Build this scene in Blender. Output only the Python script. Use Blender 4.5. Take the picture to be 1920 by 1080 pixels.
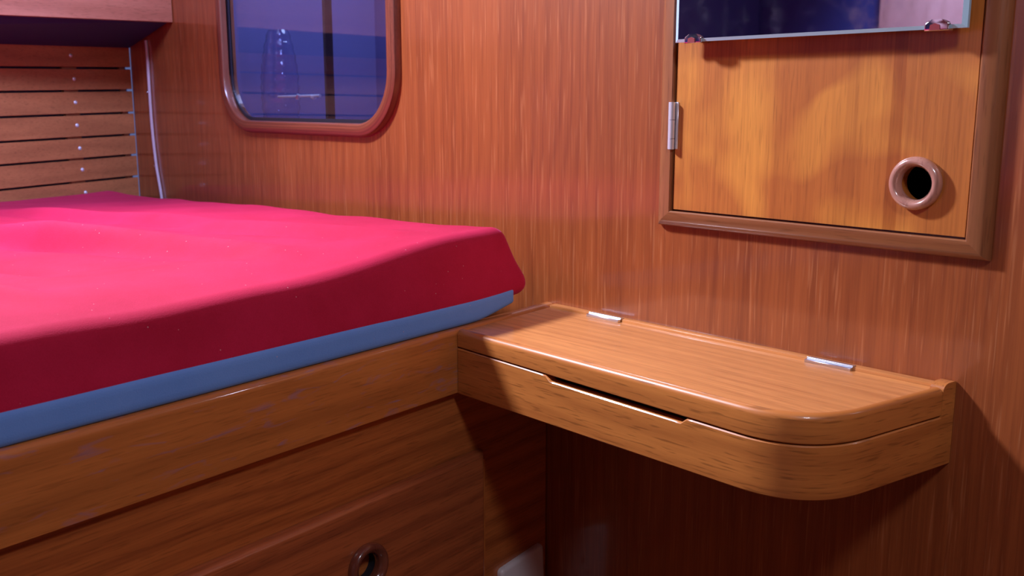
import bpy, bmesh, math, random
from mathutils import Vector, Matrix
random.seed(4)
sc = bpy.context.scene
for o in list(bpy.data.objects): bpy.data.objects.remove(o)
COL = sc.collection

# ------------------------------------------------------------------ camera
YAW = math.radians(136.608); PITCH = math.radians(-10.713)
fwd = Vector((math.cos(YAW)*math.cos(PITCH), math.sin(YAW)*math.cos(PITCH), math.sin(PITCH)))
rgt = Vector((math.sin(YAW), -math.cos(YAW), 0)); upv = rgt.cross(fwd)
cd = bpy.data.cameras.new('camera'); cam = bpy.data.objects.new('camera', cd); COL.objects.link(cam)
cd.sensor_width = 36; cd.lens = 1850*36/1920; cd.clip_start = 0.02
M = Matrix((( rgt.x, upv.x, -fwd.x, .8472), (rgt.y, upv.y, -fwd.y, -.8749), (rgt.z, upv.z, -fwd.z, .2493), (0, 0, 0, 1)))
cam.matrix_world = M
cd.dof.use_dof = True; cd.dof.focus_distance = 1.0; cd.dof.aperture_fstop = 11
sc.camera = cam

# ------------------------------------------------------------------ world, exposure, hatch and fill lights
sc.view_settings.view_transform = 'Standard'; sc.view_settings.look = 'None'
sc.view_settings.gamma = 1; sc.view_settings.exposure = 0.2
try: sc.view_settings.use_curve_mapping = False
except Exception: pass
w = bpy.data.worlds.new('world'); sc.world = w; w.use_nodes = True
w.node_tree.nodes['Background'].inputs[0].default_value = (.25, .33, .75, 1)
w.node_tree.nodes['Background'].inputs[1].default_value = .35

def area(name, loc, target, sx, sy, power, col):
    l = bpy.data.lights.new(name, 'AREA'); l.shape = 'RECTANGLE'; l.size = sx; l.size_y = sy
    l.energy = power; l.color = col
    o = bpy.data.objects.new(name, l); COL.objects.link(o); o.location = loc
    o.rotation_euler = (Vector(target)-Vector(loc)).to_track_quat('-Z', 'Y').to_euler()
    return o
area('compartment_fill', (-.57, .25, .785), (-.57, .25, 0), .3, .3, 3.2, (.50, .62, 1.0))  # added unseen fill that brightens the compartment behind the pane
k = area('hatch_and_fill_light', (-.56, -.60, .90), (.25, -.30, -.05), .11, .11, 12.0, (.78, .80, 1.0)); k.data.spread = math.radians(120)
area('hatch_and_fill_light', (1.05, -.62, .80), (.4, -.2, 0), .13, .13, 3.0, (.86, .86, 1.0))
k = area('hatch_and_fill_light', (-.12, -.42, .96), (-1.15, -.38, .10), .24, .24, 5.4, (.42, .50, 1.0)); k.data.spread = math.radians(85)  # added blue fill aimed at the hull slats, not a real hatch
k = area('hatch_and_fill_light', (-.15, -1.45, 1.02), (-.15, -1.60, 0), .25, .25, 4.5, (.6, .62, 1.0)); k.data.spread = math.radians(80)  # added unseen fill that brightens the back wall reflected in the mirror

# ------------------------------------------------------------------ materials
def mat(name):
    m = bpy.data.materials.new(name); m.use_nodes = True
    nt = m.node_tree; b = nt.nodes['Principled BSDF']
    return m, nt, b
def plain(name, col, rough=.5, metal=0, coat=0, spec=.5, sheen=0):
    m, nt, b = mat(name)
    b.inputs['Base Color'].default_value = (*col, 1); b.inputs['Roughness'].default_value = rough
    b.inputs['Metallic'].default_value = metal; b.inputs['Coat Weight'].default_value = coat
    b.inputs['Specular IOR Level'].default_value = spec
    n = nt.nodes.new('ShaderNodeTexNoise'); n.inputs['Scale'].default_value = 120
    bp = nt.nodes.new('ShaderNodeBump'); bp.inputs['Strength'].default_value = .03; bp.inputs['Distance'].default_value = .0005
    nt.links.new(n.outputs['Fac'], bp.inputs['Height']); nt.links.new(bp.outputs[0], b.inputs['Normal'])
    return m

def wood(name, light, dark, fine=.35, band=.35, pore=.25, porecol=None, rough=.38, coat=.6, coatr=.12, cior=1.5,
         seed=0., bandf=26., fig=.5, boards=None, pat=0., psc=(35., 500.), pth=(.58, .70), light_mottle=0.):
    """lacquered timber; the grain runs along X of the 'grain' attribute"""
    m, nt, b = mat(name); N = nt.nodes; L = nt.links
    at = N.new('ShaderNodeAttribute'); at.attribute_name = 'grain'
    def mapped(sx, sy, sz, off=0.):
        v = N.new('ShaderNodeVectorMath'); v.operation = 'MULTIPLY'; v.inputs[1].default_value = (sx, sy, sz)
        L.new(at.outputs['Vector'], v.inputs[0])
        a = N.new('ShaderNodeVectorMath'); a.operation = 'ADD'; a.inputs[1].default_value = (seed+off, seed*1.7+off, seed*.6)
        L.new(v.outputs[0], a.inputs[0]); return a.outputs[0]
    def noise(vec, detail=2., dist=0.):
        n = N.new('ShaderNodeTexNoise'); n.inputs['Scale'].default_value = 1; n.inputs['Detail'].default_value = detail
        n.inputs['Distortion'].default_value = dist; L.new(vec, n.inputs['Vector']); return n.outputs['Fac']
    def math_(op, a, bb, c=None):
        x = N.new('ShaderNodeMath'); x.operation = op
        for i, v in enumerate((a, bb, c)):
            if v is None: continue
            if isinstance(v, (int, float)): x.inputs[i].default_value = v
            else: L.new(v, x.inputs[i])
        return x.outputs[0]
    def rng(v, a, bb, c, d):
        r = N.new('ShaderNodeMapRange'); r.inputs[1].default_value = a; r.inputs[2].default_value = bb
        r.inputs[3].default_value = c; r.inputs[4].default_value = d; L.new(v, r.inputs[0]); return r.outputs[0]
    sep = N.new('ShaderNodeSeparateXYZ'); L.new(at.outputs['Vector'], sep.inputs[0])
    # growth rings: bands across the grain, warped by slow noise (cathedral figure)
    warp = noise(mapped(2.2, 7., 7., 3.), 2., .3)
    ph = math_('ADD', math_('MULTIPLY', sep.outputs[1], bandf*6.28), math_('MULTIPLY', warp, 34.*fig))
    ring = math_('ADD', math_('MULTIPLY', math_('SINE', ph, 0.), .5), .5)
    ring = math_('POWER', ring, 1.6)
    slow = noise(mapped(1.3, 16., 16., 9.), 3.)
    finen = noise(mapped(9., 420., 420., 1.), 3.)
    fine2 = noise(mapped(3., 130., 130., 5.), 2.)
    por = rng(noise(mapped(psc[0], psc[1], psc[1], 7.), 1.), pth[0], pth[1], 0., 1.)
    f = math_('ADD', math_('MULTIPLY', ring, band), math_('MULTIPLY', rng(slow, .3, .7, 0., 1.), .45))
    f = math_('ADD', f, math_('MULTIPLY', rng(finen, .3, .7, -.5, .5), fine))
    f = math_('ADD', f, math_('MULTIPLY', rng(fine2, .3, .7, -.5, .5), fine*.55))
    f = math_('MULTIPLY', f, .8)
    mix = N.new('ShaderNodeMix'); mix.data_type = 'RGBA'; mix.clamp_factor = True
    mix.inputs[6].default_value = (*light, 1); mix.inputs[7].default_value = (*dark, 1); L.new(f, mix.inputs[0])
    col = mix.outputs[2]
    if boards:                                     # veneer leaves of differing tone, joined edge to edge
        for (edge, width, gain) in boards:
            st = math_('MULTIPLY', rng(sep.outputs[1], edge, edge+.0008, 0., 1.), rng(sep.outputs[1], edge+width, edge+width+.0008, 1., 0.))
            mm = N.new('ShaderNodeMix'); mm.data_type = 'RGBA'; mm.blend_type = 'MULTIPLY'; mm.clamp_result = False
            L.new(st, mm.inputs[0]); L.new(col, mm.inputs[6]); mm.inputs[7].default_value = (*gain, 1); col = mm.outputs[2]
    if light_mottle:                                     # reflected light painted into the veneer as broad pale blotches
        mo = rng(noise(mapped(13., 13., 13., 33.), 1., .3), .48, .66, 0., light_mottle)
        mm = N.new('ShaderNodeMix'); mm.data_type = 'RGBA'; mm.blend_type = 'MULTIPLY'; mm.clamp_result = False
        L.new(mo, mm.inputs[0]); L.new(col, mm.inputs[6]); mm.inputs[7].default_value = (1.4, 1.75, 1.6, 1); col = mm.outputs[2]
    pc = porecol or tuple(c*.35 for c in dark)
    mp = N.new('ShaderNodeMix'); mp.data_type = 'RGBA'; L.new(math_('MULTIPLY', por, pore), mp.inputs[0])
    L.new(col, mp.inputs[6]); mp.inputs[7].default_value = (*pc, 1); col = mp.outputs[2]
    if pat:                                        # scuffed dull lilac wear blotches along the grain
        wv = rng(noise(mapped(26., 110., 110., 21.), 4., .8), .58, .74, 0., pat)
        mw = N.new('ShaderNodeMix'); mw.data_type = 'RGBA'; L.new(wv, mw.inputs[0]); L.new(col, mw.inputs[6])
        mw.inputs[7].default_value = (.30, .20, .34, 1); col = mw.outputs[2]
    L.new(col, b.inputs['Base Color'])
    b.inputs['Roughness'].default_value = rough
    b.inputs['Coat Weight'].default_value = coat; b.inputs['Coat Roughness'].default_value = coatr; b.inputs['Coat IOR'].default_value = cior
    bp = N.new('ShaderNodeBump'); bp.inputs['Strength'].default_value = .12; bp.inputs['Distance'].default_value = .0004
    L.new(finen, bp.inputs['Height']); L.new(bp.outputs[0], b.inputs['Normal'])
    return m

W_WALL = wood('bulkhead_teak_veneer', (.36, .094, .024), (.17, .034, .010), fine=.55, band=.25, pore=.35, porecol=(.60, .23, .09), psc=(16., 400.), pth=(.60, .74), rough=.38, coat=.9, coatr=.115, cior=1.6, bandf=48, fig=.9, seed=2.3)
W_DOOR = wood('door_teak_veneer', (.56, .175, .030), (.30, .078, .014), light_mottle=.9, fine=.5, band=.15, pore=.2, rough=.4, coat=.6, coatr=.18, bandf=22, fig=.3, seed=8.,
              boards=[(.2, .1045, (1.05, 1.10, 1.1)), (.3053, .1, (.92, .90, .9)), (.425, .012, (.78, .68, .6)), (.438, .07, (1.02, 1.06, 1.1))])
W_FRAME = wood('frame_teak', (.34, .125, .045), (.20, .060, .022), fine=.35, band=.3, pore=.3, bandf=60, fig=.3, seed=5., coatr=.14)
W_WINF = wood('window_frame_laminated', (.25, .065, .032), (.11, .025, .014), fine=.6, band=.5, pore=.2, bandf=220, fig=.1, seed=1., coatr=.14)
W_RAIL = wood('bunk_rail_teak', (.66, .225, .050), (.34, .105, .024), fine=.35, band=.35, pore=.25, bandf=30, fig=.6, seed=11., pat=.6, coat=1., coatr=.08)
W_PANEL = wood('bunk_front_teak', (.62, .185, .042), (.26, .060, .016), fine=.45, band=.45, pore=.3, bandf=38, fig=.55, seed=17., coatr=.16)
W_DRAW = wood('drawer_front_teak', (.52, .145, .044), (.20, .045, .018), fine=.5, band=.5, pore=.3, bandf=42, fig=.5, seed=23., coatr=.16)
W_SHELF = wood('shelf_side_teak', (.66, .235, .050), (.34, .095, .020), fine=.35, band=.3, pore=.45, bandf=30, fig=.5, seed=31., coatr=.10)
W_LID = wood('shelf_lid_teak', (.80, .33, .095), (.44, .15, .038), fine=.5, band=.30, pore=.2, bandf=60, fig=1.0, seed=37., coatr=.12)
W_SLAT = wood('slat_teak', (.46, .165, .060), (.25, .08, .03), fine=.3, band=.35, pore=.3, bandf=26, fig=.6, seed=41., coatr=.16)
W_LOCK = wood('locker_teak', (.55, .22, .13), (.33, .11, .06), fine=.3, band=.3, pore=.3, bandf=24, fig=.5, seed=47., coatr=.16)
W_BACK = wood('pale_teak_partition', (.50, .34, .32), (.30, .18, .16), fine=.3, band=.3, bandf=24, seed=71.)
M_DARK = plain('dark_void_paint', (.012, .012, .02), .8)
M_UNDER = plain('locker_underside_shade', (.022, .032, .14), .6)  # shade under the locker put into the base colour as dark blue
M_GASK = plain('black_rubber', (.02, .022, .035), .35)
M_NAVY = plain('navy_panel', (.03, .06, .26), .5, coat=.1)
M_LILAC = plain('lilac_grey_panel', (.15, .14, .34), .6)
M_CHROME = plain('chrome', (.82, .85, .92), .12, 1)
M_STEEL = plain('brushed_steel', (.72, .76, .86), .28, 1)
M_SATIN = plain('satin_chrome', (.85, .90, 1.), .3, .5)
M_CABLE = plain('pale_cable_sleeve', (.50, .40, .44), .45)
M_PLASTIC = plain('white_socket_plastic', (.80, .78, .80), .35)
M_RED_CLIP = plain('clip_wood_reflection', (.25, .02, .03), .7)  # wood reflection in the chrome, painted as a red patch
M_HEAD = plain('cream_headlining', (.55, .52, .55), .8)
M_FLOOR = wood('cabin_sole_teak', (.30, .12, .05), (.14, .05, .02), seed=53.)
M_RING = wood('finger_ring_teak', (.55, .27, .20), (.34, .15, .11), fine=.3, band=.3, bandf=60, fig=.2, rough=.25, coat=1., coatr=.07, seed=61.)
M_RING2 = wood('drawer_ring_teak', (.22, .065, .035), (.12, .03, .02), fine=.3, band=.3, bandf=60, fig=.2, rough=.25, coat=1., coatr=.08, seed=67.)

M_MIRROR, nt_, b_ = mat('mirror_silver')
b_.inputs['Base Color'].default_value = (.80, .84, .92, 1); b_.inputs['Metallic'].default_value = 1
sm = nt_.nodes.new('ShaderNodeTexNoise'); sm.inputs['Scale'].default_value = 14; sm.inputs['Detail'].default_value = 4
mr = nt_.nodes.new('ShaderNodeMapRange'); mr.inputs[1].default_value = .4; mr.inputs[2].default_value = .75; mr.inputs[3].default_value = .02; mr.inputs[4].default_value = .16
nt_.links.new(sm.outputs['Fac'], mr.inputs[0]); nt_.links.new(mr.outputs[0], b_.inputs['Roughness'])
M_MEDGE = plain('ground_mirror_edge', (.55, .84, 1.), .22, .15, coat=1)

M_GLASS, nt_, b_ = mat('window_glass')
b_.inputs['Base Color'].default_value = (.75, .80, .95, 1); b_.inputs['Roughness'].default_value = .015
b_.inputs['Transmission Weight'].default_value = 1; b_.inputs['IOR'].default_value = 1.52
M_CLEAR, nt_, b_ = mat('clear_lamp_glass')
b_.inputs['Base Color'].default_value = (.9, .92, 1, 1); b_.inputs['Roughness'].default_value = .03
b_.inputs['Transmission Weight'].default_value = 1; b_.inputs['IOR'].default_value = 1.48

def fabric(name, c1, c2, sheen, sheencol):
    m, nt, b = mat(name); N = nt.nodes; L = nt.links
    tc = N.new('ShaderNodeTexCoord')
    n1 = N.new('ShaderNodeTexNoise'); n1.inputs['Scale'].default_value = 9; n1.inputs['Detail'].default_value = 5; n1.inputs['Roughness'].default_value = .65
    n2 = N.new('ShaderNodeTexNoise'); n2.inputs['Scale'].default_value = 900; n2.inputs['Detail'].default_value = 2
    lint = N.new('ShaderNodeTexVoronoi'); lint.inputs['Scale'].default_value = 70
    for n in (n1, n2, lint): L.new(tc.outputs['Object'], n.inputs['Vector'])
    ad = N.new('ShaderNodeMath'); ad.operation = 'MULTIPLY_ADD'; ad.inputs[1].default_value = .45
    L.new(n2.outputs['Fac'], ad.inputs[0]); L.new(n1.outputs['Fac'], ad.inputs[2])
    r = N.new('ShaderNodeMapRange'); r.inputs[1].default_value = .45; r.inputs[2].default_value = 1.0; L.new(ad.outputs[0], r.inputs[0])
    mx = N.new('ShaderNodeMix'); mx.data_type = 'RGBA'; mx.inputs[6].default_value = (*c1, 1); mx.inputs[7].default_value = (*c2, 1); L.new(r.outputs[0], mx.inputs[0])
    lr = N.new('ShaderNodeMapRange'); lr.inputs[1].default_value = .03; lr.inputs[2].default_value = .05; lr.inputs[3].default_value = .5; lr.inputs[4].default_value = 0
    L.new(lint.outputs['Distance'], lr.inputs[0])
    ml = N.new('ShaderNodeMix'); ml.data_type = 'RGBA'; ml.inputs[7].default_value = (.9, .55, .6, 1); L.new(lr.outputs[0], ml.inputs[0]); L.new(mx.outputs[2], ml.inputs[6])
    L.new(ml.outputs[2], b.inputs['Base Color']); b.inputs['Roughness'].default_value = .85
    b.inputs['Sheen Weight'].default_value = sheen; b.inputs['Sheen Tint'].default_value = (*sheencol, 1); b.inputs['Sheen Roughness'].default_value = .35
    b.inputs['Specular IOR Level'].default_value = .2
    bp = N.new('ShaderNodeBump'); bp.inputs['Strength'].default_value = .25; bp.inputs['Distance'].default_value = .0008
    L.new(n2.outputs['Fac'], bp.inputs['Height']); L.new(bp.outputs[0], b.inputs['Normal'])
    return m
M_RED = fabric('red_velour', (.43, .008, .042), (.57, .016, .076), .28, (1., .2, .6))
M_BLUE = fabric('blue_cushion_backing', (.15, .36, .90), (.19, .42, .96), .1, (.8, .9, 1))
def fadeless(m): return m

# ------------------------------------------------------------------ mesh helpers
def finish(name, bm, m, parent=None, grain=None, smooth=True, ang=40, local=None):
    """grain: 'xyz' permutation such as 'zxy' (first letter = along the grain) or a list of vectors per vertex"""
    bm.normal_update()
    bmesh.ops.recalc_face_normals(bm, faces=bm.faces)
    me = bpy.data.meshes.new(name); bm.verts.ensure_lookup_table()
    gl = bm.verts.layers.float_vector.get('grain')
    bm.to_mesh(me)
    if gl is None:
        at = me.attributes.new('grain', 'FLOAT_VECTOR', 'POINT')
        order = ['xyz'.index(c) for c in (grain or 'xyz')]
        buf = []
        for v in me.vertices: buf += [v.co[i] for i in order]
        at.data.foreach_set('vector', buf)
    if smooth:
        for p in me.polygons: p.use_smooth = True
        me.set_sharp_from_angle(angle=math.radians(ang))
    bm.free()
    me.materials.append(m)
    o = bpy.data.objects.new(name, me); COL.objects.link(o)
    if parent: o.parent = parent
    if local: o.location = local
    return o
def box(bm, x0, x1, y0, y1, z0, z1, bev=0, seg=2, edges=None):
    vs = [bm.verts.new((x, y, z)) for x in (x0, x1) for y in (y0, y1) for z in (z0, z1)]
    F = [(0, 1, 3, 2), (4, 6, 7, 5), (0, 4, 5, 1), (2, 3, 7, 6), (0, 2, 6, 4), (1, 5, 7, 3)]
    fs = [bm.faces.new([vs[i] for i in f]) for f in F]
    if bev:
        es = set(e for f in fs for e in f.edges)
        if edges: es = [e for e in es if edges((e.verts[0].co+e.verts[1].co)/2, (e.verts[1].co-e.verts[0].co))]
        bmesh.ops.bevel(bm, geom=list(es), offset=bev, segments=seg, profile=.5, affect='EDGES')
def prism(bm, pts, a0, a1, place):
    """closed polygon pts extruded between a0 and a1; place(p, a) -> world"""
    lo = [bm.verts.new(place(p, a0)) for p in pts]; hi = [bm.verts.new(place(p, a1)) for p in pts]
    n = len(pts)
    bm.faces.new(lo[::-1]); bm.faces.new(hi)
    for i in range(n): bm.faces.new((lo[i], lo[(i+1) % n], hi[(i+1) % n], hi[i]))
def holed_plate(bm, outer, holes, a0, a1, place):
    """flat plate with holes, given thickness, side walls closed"""
    loops = [outer]+holes
    for a in (a0, a1):
        es = []
        for lp in loops:
            vs = [bm.verts.new(place(p, a)) for p in lp]
            es += [bm.edges.new((vs[i], vs[(i+1) % len(vs)])) for i in range(len(vs))]
        bmesh.ops.triangle_fill(bm, edges=es, use_beauty=True)
    for lp in loops:
        n = len(lp)
        a = [bm.verts.new(place(p, a0)) for p in lp]; b = [bm.verts.new(place(p, a1)) for p in lp]
        for i in range(n): bm.faces.new((a[i], a[(i+1) % n], b[(i+1) % n], b[i]))
    bmesh.ops.remove_doubles(bm, verts=bm.verts, dist=1e-6)
def rrect(x0, x1, z0, z1, r, seg=14):
    out = []
    for cx, cz, a0 in ((x1-r, z1-r, 0), (x0+r, z1-r, 90), (x0+r, z0+r, 180), (x1-r, z0+r, 270)):
        for i in range(seg+1):
            a = math.radians(a0+90*i/seg); out.append((cx+r*math.cos(a), cz+r*math.sin(a)))
    return out
def circle(cx, cz, r, n=48): return [(cx+r*math.cos(2*math.pi*i/n), cz+r*math.sin(2*math.pi*i/n)) for i in range(n)]
def sweep_ring(bm, loops, close=True):
    """loops: list of equal-length vertex position lists, skinned one to the next; close joins last to first"""
    V = [[bm.verts.new(p) for p in lp] for lp in loops]; n = len(loops[0])
    for k in range(len(V) if close else len(V)-1):
        a, b = V[k], V[(k+1) % len(V)]
        for i in range(n): bm.faces.new((a[i], a[(i+1) % n], b[(i+1) % n], b[i]))
    return V
def lathe(bm, prof, place, n=56, close=True):
    """prof (r, h) around an axis; place(x, z, h)"""
    return sweep_ring(bm, [[place(r*math.cos(2*math.pi*i/n), r*math.sin(2*math.pi*i/n), h) for i in range(n)] for r, h in prof], close)
def tube(bm, pts, r, n=10):
    P = [Vector(p) for p in pts]; loops = []
    for i, p in enumerate(P):
        t = (P[min(i+1, len(P)-1)]-P[max(i-1, 0)]).normalized()
        a = t.cross(Vector((.3, 1, .2))).normalized(); b = t.cross(a)
        rr = r[i] if isinstance(r, list) else r
        loops.append([p+a*rr*math.cos(2*math.pi*k/n)+b*rr*math.sin(2*math.pi*k/n) for k in range(n)])
    V = sweep_ring(bm, loops, False); bm.faces.new(V[0][::-1]); bm.faces.new(V[-1])
def thing(name, label, cat, loc=(0, 0, 0), rz=0, group=None):
    o = bpy.data.objects.new(name, None); COL.objects.link(o); o.empty_display_size = .03
    o.location = loc; o.rotation_euler = (0, 0, rz); o['label'] = label; o['category'] = cat
    if group: o['group'] = group
    return o
def tag(o, label, cat, group=None):
    o['label'] = label; o['category'] = cat
    if group: o['group'] = group
    return o
def struct(o): o['kind'] = 'structure'; return o
def part(name, bm, m, parent, **k):
    """mesh built in world coordinates, parented so that it keeps its place"""
    o = finish(name, bm, m, None, **k)
    o.parent = parent
    chain = parent; T = Matrix()
    while chain: T = Matrix.Translation(chain.location) @ chain.rotation_euler.to_matrix().to_4x4() @ T; chain = chain.parent
    o.data.transform(T.inverted())
    return o

# directions of the place: bulkhead lies in y=0, the bunk front runs along U with normal NN
D2 = math.radians(98.251)
U = Vector((math.cos(D2), math.sin(D2), 0)); NN = Vector((math.sin(D2), -math.cos(D2), 0))
def B(u, n, z): return U*u+NN*n+Vector((0, 0, z))

# ------------------------------------------------------------------ room shell
WIN = rrect(-.8165, -.329, .2165, .62, .078)
bm = bmesh.new()
holed_plate(bm, [(-1.2405, -1.), (1.9, -1.), (1.9, 1.05), (-1.2405, 1.05)],
            [WIN, [(.192, .14), (.192, .71), (.497, .71), (.497, .14)][::-1]], 0, .018, lambda p, a: (p[0], a, p[1]))
struct(finish('wall_front', bm, W_WALL, grain='zxy', smooth=False))
th = math.atan2(.9619, -.2733); UH = Vector((-.2733, .9619, 0)); NH = Vector((.9619, .2733, 0)); H0 = Vector((-1.2405, 0, 0))
def Hh(s, n, z): return H0+UH*s+NH*n+Vector((0, 0, z))
bm = bmesh.new()
V8 = [Hh(s, n, z) for s in (-1.75, -.001) for n in (-.040, -.0175) for z in (-1., 1.05)]
def boxpts(bm, P, bev=0, seg=2):
    vs = [bm.verts.new(p) for p in P]
    F = [(0, 1, 3, 2), (4, 6, 7, 5), (0, 4, 5, 1), (2, 3, 7, 6), (0, 2, 6, 4), (1, 5, 7, 3)]
    fs = [bm.faces.new([vs[i] for i in f]) for f in F]
    if bev: bmesh.ops.bevel(bm, geom=list(set(e for f in fs for e in f.edges)), offset=bev, segments=seg, profile=.5, affect='EDGES')
boxpts(bm, V8); struct(finish('wall_left', bm, M_NAVY, smooth=False))
bm = bmesh.new(); box(bm, -1.3, 1.92, -1.72, .02, -1.02, -1.0); struct(finish('floor', bm, M_FLOOR, smooth=False))
HATCHES = [(-.12, -.42, .14), (-.15, -1.45, .14)]  # ceiling openings over the two added fill lights
bm = bmesh.new()
holed_plate(bm, [(-1.3, -1.72), (1.92, -1.72), (1.92, .02), (-1.3, .02)],
            [[(x-s, y-s), (x-s, y+s), (x+s, y+s), (x+s, y-s)] for x, y, s in HATCHES], 1.05, 1.07, lambda p, a: (p[0], p[1], a))
struct(finish('ceiling', bm, M_HEAD, smooth=False))
bm = bmesh.new(); box(bm, 1.9, 1.92, -1.7, 0, -1, 1.05); struct(finish('wall_right', bm, W_WALL, grain='zyx', smooth=False))
bm = bmesh.new(); box(bm, -.415, 1.92, -1.70, -1.68, -1, 1.05); struct(finish('wall_back', bm, W_BACK, grain='zxy', smooth=False))
bm = bmesh.new(); box(bm, -1.1, -.415, -1.72, -1.70, -1, 1.05)
struct(finish('wall_aft', bm, M_NAVY, smooth=False))

# ------------------------------------------------------------------ window in the bulkhead
win = bpy.data.objects.new('window_1', None); COL.objects.link(win); win.location = (-.57, 0, .42); struct(win)
bm = bmesh.new()
def rr(off): return rrect(-.8165-off, -.329+off, .2165-off, .62+off, .078+off)
prof = [(0, .012), (0, -.009), (.0015, -.0115), (.005, -.013), (.013, -.0125), (.0185, -.0095), (.021, -.004), (.021, .0), (.010, .0005)]
sweep_ring(bm, [[(p[0], h, p[1]) for p in rr(o)] for o, h in prof])
# the grain of the laminated frame follows its curve
gl = bm.verts.layers.float_vector.new('grain'); ctr = Vector((-.57, 0, .42))
bm.verts.ensure_lookup_table(); npt = len(rr(0)); L0 = rr(0); acc = [0.]
for i in range(1, npt): acc.append(acc[-1]+math.dist(L0[i], L0[i-1]))
for k, v in enumerate(bm.verts): v[gl] = (acc[k % npt], prof[k//npt][0], prof[k//npt][1])
part('window_frame', bm, W_WINF, win, ang=35)
bm = bmesh.new()
def lp(off, y): return [(p[0], y, p[1]) for p in rr(off)]
sweep_ring(bm, [lp(.0, .002), lp(-.0055, .002), lp(-.0055, .004), lp(0, .004)])
part('gasket', bm, M_GASK, win)
bm = bmesh.new(); prism(bm, rr(-.001), .0045, .0095, lambda p, a: (p[0], a, p[1])); part('pane', bm, M_GLASS, win, ang=30)
# the dim compartment seen through the pane
bm = bmesh.new()
box(bm, -.95, -.20, .42, .43, .05, .8); box(bm, -.96, -.95, .018, .43, .05, .8); box(bm, -.20, -.19, .018, .43, .05, .8)
box(bm, -.96, -.19, .018, .43, .04, .05); box(bm, -.96, -.19, .018, .43, .8, .81)
struct(finish('wall_beyond', bm, M_LILAC, smooth=False))
bm = bmesh.new(); box(bm, -.551, -.543, .030, .045, .05, .8, .002)
tag(finish('slim_post', bm, M_DARK), 'slim dark upright post standing just behind the window glass', 'post')
bm = bmesh.new()
tube(bm, [(-.712, .04, .2570), (-.66, .04, .2575), (-.62, .04, .2580), (-.580, .04, .2584)], [.0022, .0024, .0026, .0026])
t = thing('chrome_latch', 'thin chrome latch bar low behind the window glass beside the dark post', 'latch', (-.63, .04, .257))
part('latch_bar', bm, M_SATIN, t)
bm = bmesh.new(); lathe(bm, [(0.0005, -.004), (.004, -.003), (.0048, 0), (.004, .003), (.0005, .004)], lambda a, b, h: (-.600+h*1.3, .04+a*.9, .2565+b*.9), 16, False); part('knob', bm, M_SATIN, t)
bm = bmesh.new(); tube(bm, [(-.646, .037, .2535), (-.642, .037, .2605)], .0032); part('clamp', bm, M_STEEL, t)
# clear ribbed lamp chimney behind the glass
t = thing('lamp_chimney', 'clear ribbed glass lamp chimney standing behind the left half of the window', 'lamp glass', (-.765, .075, .20))
bm = bmesh.new(); pr = []
for i in range(60):
    q = i/59; z = .16+.215*q
    r = .040*math.sin(math.pi*(.12+.78*q))**.55+.0010*math.sin(i*1.25)
    pr.append((max(r, .012), z))
pr2 = pr+[(r-.0016, z) for r, z in pr[::-1]]
lathe(bm, pr2, lambda a, b, h: (-.765+a, .075+b*.8, h), 40, True)
part('chimney_glass', bm, M_CLEAR, t)
bm = bmesh.new(); lathe(bm, [(.001, .052), (.038, .052), (.038, .155), (.03, .16), (.001, .16)], lambda a, b, h: (-.765+a, .075+b*.8, h), 32, False)
part('gallery', bm, M_STEEL, t)

# ------------------------------------------------------------------ slatted hull lining
t = thing('slatted_lining', 'horizontal teak slats lining the hull side at the foot of the bunk', 'slatted panel', Hh(-.9, 0, -.2))
zg = [.4086, .3630, .3173, .2724, .2261, .1805, .1378, .0922, .0465, .0008]
bm = bmesh.new(); TS = .0206
gv = []
bounds = [.454]+zg
for k in range(len(bounds)-1):
    zt, zb = bounds[k]-.0019, bounds[k+1]+.0019
    b2 = bmesh.new()
    P = [Hh(s, n, z-(.336-s)*0+TS*(s)) for s in (-.95, -.001) for n in (-.008, 0) for z in (zb, zt)]
    boxpts(b2, P, .0009, 1)
    g = b2.verts.layers.float_vector.new('grain')
    for v in b2.verts: v[g] = (v.co.y+k*1.37, v.co.z+k*.4, v.co.x)
    me = bpy.data.meshes.new('tmp'); b2.to_mesh(me); b2.free(); bm.from_mesh(me); bpy.data.meshes.remove(me)
part('slat_panel', bm, W_SLAT, t)
bm = bmesh.new()
for s0, s1 in ((-.156, -.124), (-.022, -.010)):
    boxpts(bm, [Hh(s, n, z) for s in (s0, s1) for n in (-.016, -.0085) for z in (0, .45)], .0005, 1)
part('batten', bm, W_LOCK, t, grain='zxy')
for z, s in ((.3382, -.141), (.2930, -.1375), (.2472, -.1385), (.2021, -.1390), (.1566, -.137), (.1138, -.135), (.0673, -.132)):
    bm = bmesh.new(); c = Hh(s, 0, z)
    lathe(bm, [(.0003, .0022), (.0020, .0019), (.0034, .0010), (.0037, 0), (.0037, -.001)], lambda a, b, h, c=c: c+UH*a+Vector((0, 0, b))+NH*h, 16, False)
    part('screw', bm, M_SATIN, t)

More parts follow.
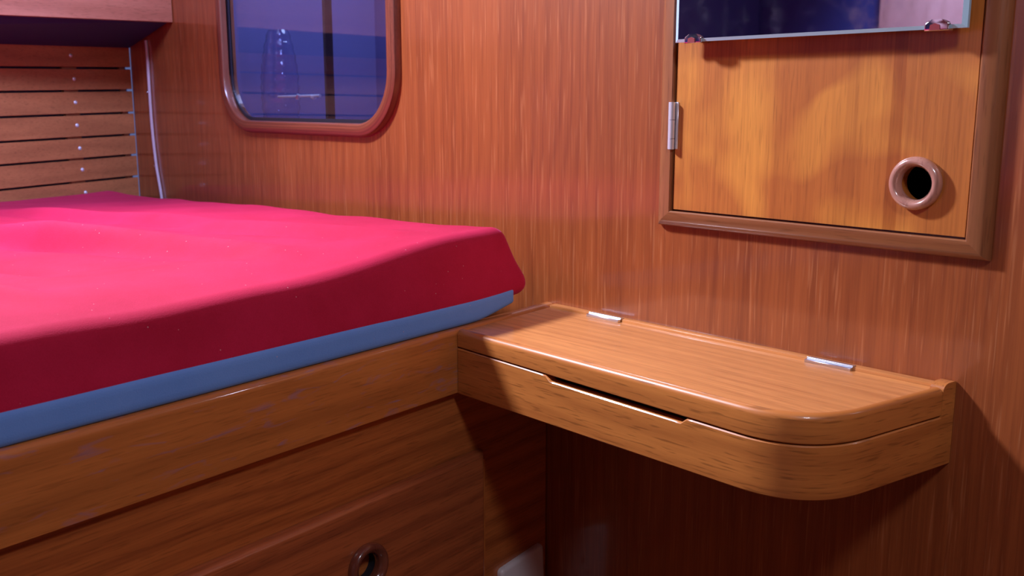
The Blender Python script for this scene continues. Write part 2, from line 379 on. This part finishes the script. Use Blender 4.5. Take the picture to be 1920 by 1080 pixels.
# ------------------------------------------------------------------ overhead locker along the hull side
t = thing('overhead_locker', 'overhead teak locker with pale fascia and shaded underside above the slats', 'locker', (-1.1, -.4, .36))
bm = bmesh.new()
F0 = Vector((-1.0285, 0, 0))
def fz(u): return .3988+.0229*u
P = []
for u in (-.95, -.001):
    for n in (-.018, 0):
        for top in (0, 1):
            P.append(F0+U*u+NN*n+Vector((0, 0, .95 if top else fz(u))))
boxpts(bm, P, .0015, 2); part('fascia', bm, W_LOCK, t, grain='yzx')
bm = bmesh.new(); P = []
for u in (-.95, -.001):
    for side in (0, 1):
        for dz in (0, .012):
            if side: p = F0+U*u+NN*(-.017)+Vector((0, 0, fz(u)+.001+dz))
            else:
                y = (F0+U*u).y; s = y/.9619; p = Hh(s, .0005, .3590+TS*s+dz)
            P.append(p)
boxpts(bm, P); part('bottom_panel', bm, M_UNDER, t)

# pale cable on the bulkhead
bm = bmesh.new()
pts = [(-1.152, -.003, .3700), (-1.149, -.0035, .33), (-1.1500, -.0035, .2493), (-1.1480, -.0035, .1847), (-1.1405, -.0035, .1196), (-1.128, -.0035, .0677), (-1.120, -.0035, .02)]
def catmull(P, n=6):
    P = [Vector(p) for p in P]; Q = [P[0]]+P+[P[-1]]; out = []
    for i in range(1, len(Q)-2):
        for k in range(n):
            t_ = k/n; a, b, c, d = Q[i-1:i+3]
            out.append(.5*((2*b)+(-a+c)*t_+(2*a-5*b+4*c-d)*t_*t_+(-a+3*b-3*c+d)*t_**3))
    out.append(P[-1]); return out
tube(bm, catmull(pts), .0030, 12)
tag(finish('cable', bm, M_CABLE), 'thin pale cable running down the bulkhead between slats and window', 'cable')
for (x, z), lb in (((-1.168, .2676), 'tiny pale screw head left of the thin cable, upper of two'), ((-1.156, .1178), 'tiny pale screw head left of the thin cable, lower of two')):
    bm = bmesh.new(); lathe(bm, [(.0003, .0016), (.0022, .0012), (.0028, .0002), (.0028, -.0005)], lambda a, b, h: (x+a, -h, z+b), 14, False)
    tag(finish('wall_screw', bm, M_STEEL), lb, 'screw', 'screw heads beside the cable')

# ------------------------------------------------------------------ cabinet in the bulkhead
cab = thing('wall_cabinet', 'teak bulkhead cabinet with framed door and finger hole right of the window', 'cabinet', (.35, 0, .1154))
# frame: mitred moulding with rounded outer edge
bm = bmesh.new()
XO0, XO1, ZO0, ZO1 = .1640, .5215, .1145, .735
wd = .0195
def rect(off): return [(XO0+off, ZO0+off*.87), (XO1-off, ZO0+off*.87), (XO1-off, ZO1-off), (XO0+off, ZO1-off)]
prof = [(0, -.0005), (.0, -.003), (.0012, -.0062), (.0040, -.0090), (.0075, -.0105), (wd-.0014, -.0105), (wd, -.0092), (wd, .012), (wd-.004, .012), (wd-.004, -.0005)]
gl = bm.verts.layers.float_vector.new('grain')
for k in range(4):
    rows = [[bm.verts.new((rect(o)[q][0], h, rect(o)[q][1])) for q in (k, (k+1) % 4)] for o, h in prof]
    for i in range(len(rows)):
        a, b = rows[i], rows[(i+1) % len(rows)]; bm.faces.new((a[0], a[1], b[1], b[0]))
        for v in a: v[gl] = ((v.co.x, v.co.z, v.co.y) if k % 2 == 0 else (v.co.z, v.co.x+k, v.co.y))
part('frame', bm, W_FRAME, cab, ang=30)
bm = bmesh.new()
DX0, DX1, DZ0, DZ1 = .1858, .5003, .1335, .7135
RX, RZ = .4545, .1776
holed_plate(bm, [(DX0, DZ0), (DX1, DZ0), (DX1, DZ1), (DX0, DZ1)], [circle(RX, RZ, .0165, 40)[::-1]], -.0070, .009, lambda p, a: (p[0], a, p[1]))
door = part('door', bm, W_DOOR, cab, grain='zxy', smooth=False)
# finger hole ring with black bore
def ring(name, bm, place, m, parent, R=.0238, r=.0148):
    pr = [(R-.0008, -.0002), (R, .0015)]+[(R-.0048+.0048*math.cos(math.radians(q)), .0036+.0052*math.sin(math.radians(q))) for q in range(0, 100, 15)]
    pr += [(R-.0066, .0082), (r+.0012, .0056), (r, .0036), (r, -.0022), (r+.0013, -.0022), (r+.0013, -.0002)]
    lathe(bm, pr, place, 64, True)
    g = bm.verts.layers.float_vector.new('grain')
    for v in bm.verts: v[g] = (v.co.z, v.co.x, v.co.y)
    return part(name, bm, m, parent, ang=50)
ring('finger_ring', bmesh.new(), lambda a, b, h: (RX+a, -.0070-h, RZ+b), M_RING, door)
bm = bmesh.new(); box(bm, .188, .50, .10, .11, .13, .72); box(bm, .186, .192, .018, .11, .13, .72); box(bm, .497, .503, .018, .11, .13, .72)
box(bm, .186, .503, .018, .11, .128, .138); box(bm, .186, .503, .018, .11, .712, .722)
part('carcass', bm, M_DARK, cab, smooth=False)
# hinge, three knuckles and a screw
bm = bmesh.new()
for z0, z1 in ((.1985, .2095), (.2100, .2295), (.2300, .2485)):
    tube(bm, [(.1842, -.0118, z0), (.1842, -.0118, z1)], .0034, 14)
hg = part('hinge', bm, M_SATIN, door)
bm = bmesh.new(); box(bm, .1862, .1895, -.0082, -.0068, .1985, .2485, .0004, 1); box(bm, .1790, .1835, -.0118, -.0103, .1985, .2485, .0004, 1); part('hinge_leaf', bm, M_SATIN, hg)

# mirror held by two clips
mir = thing('mirror', 'rectangular frameless mirror clipped to the front of the cabinet door', 'mirror', (.34, -.012, .31))
bm = bmesh.new(); mx0, mx1, mz0, mz1 = .1973, .4956, .3091, .66
prism(bm, [(mx0, mz0), (mx1, mz0), (mx1, mz1), (mx0, mz1)], -.0225, -.0262, lambda p, a: (p[0], a, p[1]))
part('backing', bm, M_MEDGE, mir, smooth=False)
bm = bmesh.new(); be = .0042
def mrow(off, y): return [(mx0+off, y, mz0+off*.75), (mx1-off, y, mz0+off*.75), (mx1-off, y, mz1-off), (mx0+off, y, mz1-off)]
V = sweep_ring(bm, [mrow(0, -.0264), mrow(be, -.0280)], False)
part('bevelled_edge', bm, M_MEDGE, mir, smooth=False)
bm = bmesh.new(); bm.faces.new([bm.verts.new(p) for p in mrow(be, -.0280)]); 
part('mirror_glass', bm, M_MIRROR, mir, smooth=False)
for cx, m2 in ((.2215, M_RED_CLIP), (.4715, M_RED_CLIP)):
    bm = bmesh.new()
    pts = [(cx-.0105, mz0-.0016), (cx+.0105, mz0-.0016)]+[(cx+.0105*math.cos(math.radians(a)), mz0+.0035+.0045*math.sin(math.radians(a))) for a in range(0, 181, 15)]
    prism(bm, pts, -.0220, -.0306, lambda p, a: (p[0], a, p[1]))
    bmesh.ops.bevel(bm, geom=[e for e in bm.edges if all(v.co.y < -.0304 for v in e.verts)], offset=.0014, segments=3, profile=.5, affect='EDGES')
    box(bm, cx-.004, cx+.004, -.0235, -.0068, mz0-.0010, mz0+.003)
    cl = part('mirror_clip', bm, M_CHROME, mir, ang=50)
    bm = bmesh.new(); prism(bm, [(cx-.0055, mz0-.0012), (cx+.0035, mz0-.0012), (cx+.0030, mz0+.0032), (cx-.001, mz0+.0045), (cx-.005, mz0+.0032)], -.0307, -.0316, lambda p, a: (p[0], a, p[1]))
    part('clip_reflection', bm, m2, cl)  # red patch standing for wood mirrored in the clip

# ------------------------------------------------------------------ bunk
bunk = thing('bunk', 'built-in teak bunk front with top rail, drawer and blind panel', 'bunk', B(-.5, -.02, -.95), D2)
def bpart(name, bm, m, parent=bunk, **k): return part(name, bm, m, parent, **k)
def gframe(bm, seed=0.):
    g = bm.verts.layers.float_vector.new('grain')
    for v in bm.verts: v[g] = (v.co.dot(U), v.co.z+seed, v.co.dot(NN))
bm = bmesh.new()
sec = [(0, -.0733), (0, -.0075)]+[(-.0075+.0075*math.cos(a), -.0075+.0075*math.sin(a)) for a in [math.radians(x) for x in range(10, 90, 12)]]+[(-.0085, 0), (-.0125, 0), (-.0150, -.0010), (-.0160, -.0035), (-.0160, -.0733)]
lo = [bm.verts.new(B(-1.6, n, z)) for n, z in sec]; hi = [bm.verts.new(B(-n*.145-.0005, n, z)) for n, z in sec]
bm.faces.new(lo[::-1]); bm.faces.new(hi)
for i in range(len(sec)): j = (i+1) % len(sec); bm.faces.new((lo[i], lo[j], hi[j], hi[i]))
gframe(bm); bpart('top_rail', bm, W_RAIL, ang=25)
bm = bmesh.new()
boxpts(bm, [B(u, n, z) for u in (-1.6, -.0005) for n in (-.030, -.012) for z in (-1., -.0765)])
gframe(bm, .7); bpart('front_panel', bm, W_PANEL, smooth=False)
bm = bmesh.new()
boxpts(bm, [B(u, n, z) for u in (-1.58, -.125) for n in (-.78, -.017) for z in (-.020, -.0015)])
gframe(bm); bpart('berth_board', bm, W_PANEL, smooth=False)
# drawer with rounded proud front
bm = bmesh.new()
RU, RZ2 = -.3325, -.2265
def rounded_plate_hole(bm, u0, u1, z0, z1, n0, n1, r, hole):
    """front plate whose front rim is rounded over; concentric loops, central hole"""
    def lpx(off, n): return [B(u, n, z) for u, z in ((u0+off, z0+off), (u1-off, z0+off), (u1-off, z1-off), (u0+off, z1-off))]
    rows = [lpx(0, n0), lpx(0, n1-r)]+[lpx(r*(1-math.cos(a)), n1-r+r*math.sin(a)) for a in [math.radians(x) for x in (20, 40, 60, 75, 90)]]
    V = sweep_ring(bm, rows, False)
    inner = V[-1]; hv = [bm.verts.new(B(p[0], n1, p[1])) for p in hole]
    es = [bm.edges.get((inner[i], inner[(i+1) % 4])) for i in range(4)]+[bm.edges.new((hv[i], hv[(i+1) % len(hv)])) for i in range(len(hv))]
    bmesh.ops.triangle_fill(bm, edges=es, use_beauty=True)
rounded_plate_hole(bm, -1.05, -.1365, -.375, -.1555, -.0115, .0010, .0085, circle(RU, RZ2, .0165, 40))
gframe(bm, 1.3); dr = bpart('drawer', bm, W_DRAW, ang=30)
ring('finger_ring', bmesh.new(), lambda a, b, h: B(RU+a, .0010+h*1.1, RZ2+b), M_RING2, dr, .0262, .0150)
bm = bmesh.new(); lathe(bm, [(.0164, .0), (.0164, -.028), (.0005, -.028)], lambda a, b, h: B(RU+a, h, RZ2+b), 32, False); bpart('bore', bm, M_DARK, dr)
bm = bmesh.new()
boxpts(bm, [B(u, n, z) for u in (-.1345, -.1275) for n in (-.0115, -.0085) for z in (-.99, -.17)], .0006, 1)
g = bm.verts.layers.float_vector.new('grain')
for v in bm.verts: v[g] = (v.co.z, v.co.dot(U), v.co.dot(NN))
bpart('edge_trim', bm, W_PANEL)

# socket plate on the bunk front, slightly askew
sk = thing('electrical_socket', 'pale plastic socket faceplate on the dark panel under the wall shelf', 'socket', B(-.049, -.0115, -.41))
tilt = math.radians(3.5)
def SP(a, b, n):
    a2, b2 = a*math.cos(tilt)-b*math.sin(tilt), a*math.sin(tilt)+b*math.cos(tilt)
    return B(-.0550+a2, n, -.366+b2)
bm = bmesh.new(); rows = []
for off, n in ((0, -.0118), (0, -.0085), (.0008, -.0060), (.0024, -.0045), (.0050, -.0038)):
    rows.append([SP(p[0], p[1], n) for p in rrect(-.044+off, .044-off, -.044+off, .044-off, .006-off*.6, 6)])
V = sweep_ring(bm, rows, False); bm.faces.new(V[-1])
sp = part('faceplate', bm, M_PLASTIC, sk, ang=50)
for sx in (1,):
    bm = bmesh.new(); lathe(bm, [(.0004, -.0041), (.0020, -.0040), (.0026, -.0036), (.0030, -.0036)], lambda a, b, h: SP(.034+a, -.011+b, h+.0006), 16, False)
    part('screw', bm, M_GASK, sp)
bm = bmesh.new()
for a0, b0, wx, hz in ((0, .008, .0022, .005), (-.011, -.012, .0036, .0018), (.011, -.012, .0036, .0018)):
    boxpts(bm, [SP(a0+i*wx, b0+j*hz-.006, n) for i in (-1, 1) for n in (-.0040, -.0035) for j in (-1, 1)])
part('pin_slots', bm, M_GASK, sp)

# ------------------------------------------------------------------ mattress
mt = thing('mattress', 'red velour bunk mattress with blue underside lying on the berth', 'mattress', B(-.6, -.5, 0))
def ab(A, Bn): return Vector(((-Bn+.1435*A)/.9896, -A, 0))
def interp(x, T):
    if x <= T[0][0]: return T[0][1]
    for (a, p), (b, q) in zip(T, T[1:]):
        if x <= b: s = (x-a)/(b-a); return p+(q-p)*s
    return T[-1][1]
TOPW = [(-1.3, .064), (-1.04, .070), (-.86, .0795), (-.67, .0855), (-.5, .0865), (-.36, .0875), (-.23, .0925), (-.17, .0935), (-.12, .0945), (-.07, .099), (0, .101)]
def sstep(a, b, x): t_ = max(0, min(1, (x-a)/(b-a))); return t_*t_*(3-2*t_)
def crease(p, a, b, wdt, h):
    a = Vector(a); b = Vector(b); d = b-a; t_ = max(0, min(1, (p-a).dot(d)/d.length_squared)); q = a+d*t_
    dist = (p-q).length; e = sstep(0, .25, t_)*sstep(1, .75, t_)
    side = (p-q).x*d.y-(p-q).y*d.x
    return 1.5*h*e*(math.exp(-(dist/wdt)**2)-.7*math.exp(-((dist-wdt*1.6)/wdt)**2)*(1 if side > 0 else 0))
def top_z(x, y):
    zw = interp(x, TOPW)
    z = zw+.004*math.sin(x*9+y*5)*.5+.003*math.sin(x*4.1-y*8+1.)
    z -= .012*sstep(-.2, -.75, y)*sstep(-.6, .05, x)          # the near right edge is pressed lower
    p = Vector((x, y))
    z += crease(p, (-.95, -.62), (-.12, -.40), .020, .0085)
    z += crease(p, (-.50, -.50), (-.02, -.33), .022, .0080)
    z += crease(p, (-.60, -.80), (-.08, -.52), .022, -.0070)
    z += crease(p, (-.42, -.33), (-.04, -.17), .020, .0055)
    z += crease(p, (-.85, -.42), (-.25, -.24), .020, .0055)
    z += crease(p, (-.30, -.72), (.02, -.60), .018, .0060)
    z += .0012*math.sin(x*31+y*17+2*math.sin(y*9))*math.sin(y*23-x*11)
    return z
def slab(bm, A0, A1, B0, zlo, zhi, r, nA, nB, nz, lean, blue=False):
    """rounded box in the (A, B, z) frame of the berth"""
    Bm = lambda A: 1.2150-.1376*A
    def cosspace(n): return [.5-.5*math.cos(math.pi*i/n) for i in range(n+1)]
    import itertools
    def graded(n, k=1.6):
        out = []
        for i in range(n+1):
            t_ = i/n; out.append(t_**k if True else t_)
        return out
    gA = graded(nA); gB = graded(nB, 1.6); gz = [i/nz for i in range(nz+1)]
    cache = {}
    def vert(i, j, k):
        key = (i, j, k)
        if key in cache: return cache[key]
        A = A0+(A1-A0)*gA[i]; Bn = B0+(Bm(A)-B0)*gB[j]; z = zlo+(zhi-zlo)*gz[k]
        cA = min(max(A, A0+r), A1-r); cB = min(max(Bn, B0+r), Bm(A)-r); rz = min(r, (zhi-zlo)*.48)
        cz = min(max(z, zlo+rz), zhi-rz)
        d = Vector((A-cA, Bn-cB, (z-cz)*r/rz))
        if d.length > r: d = d*(r/d.length)
        A, Bn, z = cA+d.x, cB+d.y, cz+d.z*rz/r
        q = max(0., min(1., (z-zlo)/(zhi-zlo)))
        kA = sstep(.18, .0, A-A0); kB = sstep(.12, 0, Bn-B0)
        bul = math.exp(-((q-.2)/.22)**2)
        A += kA*(lean[0]*q**1.5-.006*bul*(not blue)); Bn += kB*(lean[1]*q**1.5-.004*bul*(not blue))
        P = ab(A, Bn)
        z2 = z
        if not blue:
            z2 = zlo+(top_z(P.x, P.y)-zlo)*q
            z2 += (1-q)*.010*sstep(.16, .02, A)
            z2 -= q*.013*sstep(.11, .0, Bn-B0)*sstep(.10, .40, A)*(.6+.4*sstep(.9, .5, A))
        else:
            z2 += (1-q)*.012*sstep(.15, .05, A)*1.0+.002*sstep(.16, .05, A)
        v = bm.verts.new((P.x, P.y, z2)); cache[key] = v; return v
    def quad(a, b, c, d): bm.faces.new((a, b, c, d))
    for i in range(nA):
        for j in range(nB):
            quad(vert(i, j, nz), vert(i+1, j, nz), vert(i+1, j+1, nz), vert(i, j+1, nz))
            quad(vert(i, j, 0), vert(i, j+1, 0), vert(i+1, j+1, 0), vert(i+1, j, 0))
    for i in range(nA):
        for k in range(nz):
            for j in (0, nB): quad(vert(i, j, k), vert(i+1, j, k), vert(i+1, j, k+1), vert(i, j, k+1))
    for j in range(nB):
        for k in range(nz):
            for i in (0, nA): quad(vert(i, j, k), vert(i, j+1, k), vert(i, j+1, k+1), vert(i, j, k+1))
bm = bmesh.new(); slab(bm, .050, 1.6, .0075, .0100, .1, .014, 250, 200, 20, (.026, .014))
part('cover', bm, M_RED, mt, ang=80)
bm = bmesh.new(); slab(bm, .076, 1.58, .0035, .0002, .028, .005, 90, 40, 6, (0, 0), True)
part('underside', bm, M_BLUE, mt, ang=80)

# ------------------------------------------------------------------ box shelf under the cabinet
sh = thing('wall_shelf', 'teak wall box shelf with hinged lid and rounded front corner beside the bunk', 'shelf', (.25, -.01, -.0746))
def outline(off=0, n=18):
    P = [(.0275-.0, -.1835), (.10, -.1848), (.18, -.1863), (.26, -.1877), (.34, -.1891), (.398, -.1902)]
    a, b, c = Vector((.400, -.1902)), Vector((.4700, -.1916)), Vector((.4815, -.1218))
    for i in range(n+1):
        t_ = i/n; # blend of quadratic curve
        p = a*(1-t_)**2+b*2*t_*(1-t_)+c*t_*t_; P.append((p.x, p.y))
    P += [(.4862, -.0930), (.4915, -.0604), (.4970, -.0270), (.4981, -.0203)]
    # split the straight front finely so the notch can follow
    Q = []
    for (x0, y0), (x1, y1) in zip(P, P[1:]):
        m_ = max(1, int(math.dist((x0, y0), (x1, y1))/.006))
        for i in range(m_): Q.append((x0+(x1-x0)*i/m_, y0+(y1-y0)*i/m_))
    Q.append(P[-1])
    out = []
    for i, q in enumerate(Q):
        a = Vector(Q[max(i-1, 0)]); b = Vector(Q[min(i+1, len(Q)-1)]); t_ = (b-a).normalized()
        nrm = Vector((-t_.y, t_.x)); out.append((q[0]+nrm.x*off, q[1]+nrm.y*off))
    return out
def cum(P):
    a = [0.]
    for i in range(1, len(P)): a.append(a[-1]+math.dist(P[i], P[i-1]))
    return a
def strip(bm, rows, g, S, zoff=0.):
    V = []
    for row in rows:
        V.append([bm.verts.new(p) for p in row])
        for i, v in enumerate(V[-1]): v[g] = (S[i], v.co.z+zoff, (v.co.x+v.co.y)*.02)
    for a, b in zip(V, V[1:]):
        for i in range(len(a)-1): bm.faces.new((a[i], a[i+1], b[i+1], b[i]))
    return V
O0 = outline(); S0 = cum(O0)
# end of the outline meets the bulkhead
def lidz(x): return -.0203-.0056*min(1, max(0, (x-.0275)/.38))
def boxtop(x, y):
    z = lidz(x)-.0014
    if y < -.17: z -= .0052*sstep(.1690, .1745, x)*sstep(.3445, .3400, x)
    return z
bm = bmesh.new(); g = bm.verts.layers.float_vector.new('grain')
def row(off, zf, extra=True):
    P = outline(off); R = [(p[0], p[1], zf(p[0], p[1])) for p in P]
    if extra: R.append((.5012-off, -.0006, zf(.5, 0)))
    return R
SS = S0+[S0[-1]+.026]
ZB = -.0746
rows = [row(.010, lambda x, y: ZB), row(.0012, lambda x, y: ZB), row(0, lambda x, y: ZB+.0012), row(0, lambda x, y: boxtop(x, y)-.0010),
        row(.0010, lambda x, y: boxtop(x, y)), row(.010, lambda x, y: boxtop(x, y)), row(.0101, lambda x, y: ZB+.008)]
V = strip(bm, rows, g, SS)
# underside board
L = row(.0100, lambda x, y: ZB); und = [bm.verts.new(p) for p in L]+[bm.verts.new((.0008, -.0006, ZB))]
for v in und: v[g] = (v.co.x, v.co.y, v.co.z)
bm.faces.new(und)
inn = [bm.verts.new((p[0], p[1], ZB+.008)) for p in L]+[bm.verts.new((.0008, -.0006, ZB+.008))]
for v in inn: v[g] = (v.co.x, v.co.y, v.co.z)
bm.faces.new(inn)
part('shelf_box', bm, W_SHELF, sh, ang=40)
# left end cheek against the bunk rail, hinge strip along the bulkhead
bm = bmesh.new()
boxpts(bm, [B(u, n, z) for u in (-.184, -.002) for n in (.0003, .009) for z in (ZB+.001, -.0245)])
gframe(bm); part('end_cheek', bm, W_SHELF, sh, smooth=False)
bm = bmesh.new(); box(bm, .0030, .4895, -.0125, -.0004, -.045, .0, .0012, 2)
part('hinge_strip', bm, W_LID, sh, grain='xyz')
bm = bmesh.new()                                                     # rounded end block of the strip
pts = [(-.0195, -.0290)]+[(-.0195, -.004)]+[(-.0105-.0090*math.cos(math.radians(a)), -.003+.0065*math.sin(math.radians(a))) for a in range(0, 91, 15)]+[(-.004, .0036), (-.0006, .0030), (-.0006, -.0290)]
def eb(p, a): return Vector((.4892+a*.0122+.16*(p[0]), p[0], p[1]))
prism(bm, pts, 0, 1, eb)
part('end_block', bm, W_SHELF, sh, grain='yzx', ang=50)
# lid: panel and solid edging
bm = bmesh.new()
OP = [p for p in outline(.0088) if p[1] < -.0215]
poly = OP+[(OP[-1][0]+.0012, -.0200), (.4880, -.0200), (.4880, -.0132), (.0045, -.0132)]
poly[0] = (.0278, OP[0][1])
def pl(p, a): return Vector((p[0], p[1], a))
prism(bm, poly, -.012, -.0030, pl)
lid = part('lid', bm, W_LID, sh, grain='xyz', smooth=False)
bm = bmesh.new(); g = bm.verts.layers.float_vector.new('grain'); r = .0062; zt = -.0004
def lrow(off, zf):
    P = outline(off); return [(p[0], p[1], zf(p[0])) for p in P if True]
rows = [lrow(.0082, lambda x: -.012), lrow(.0082, lambda x: zt-.0036), lrow(.0078, lambda x: zt-.0010), lrow(.0068, lambda x: zt)]
rows += [lrow(r-r*math.sin(a), lambda x, a=a: zt-r*(1-math.cos(a))) for a in [math.radians(q) for q in (0, 15, 30, 45, 60, 75, 90)]]
rows += [lrow(0, lambda x: lidz(x)+.0010), lrow(.0010, lambda x: lidz(x)), lrow(.0082, lambda x: lidz(x))]
V = strip(bm, rows, g, S0, .3)
bm.faces.new([v[0] for v in V][::-1]); bm.faces.new([v[-1] for v in V])
part('edging', bm, W_SHELF, lid, ang=35)
for (xa, ya, xb, yb) in ((.0704, -.0128, .1198, -.0128), (.3605, -.0128, .4090, -.0128)):
    bm = bmesh.new()
    box(bm, xa, xb, -.0185, -.0132, -.0030, -.0001, .0003, 1); box(bm, xa, xb, -.0122, -.0070, -.0002, .0010, .0003, 1)
    tube(bm, [(xa, -.0127, .0006), (xb, -.0127, .0006)], .0012, 10)
    part('hinge', bm, M_STEEL, lid)
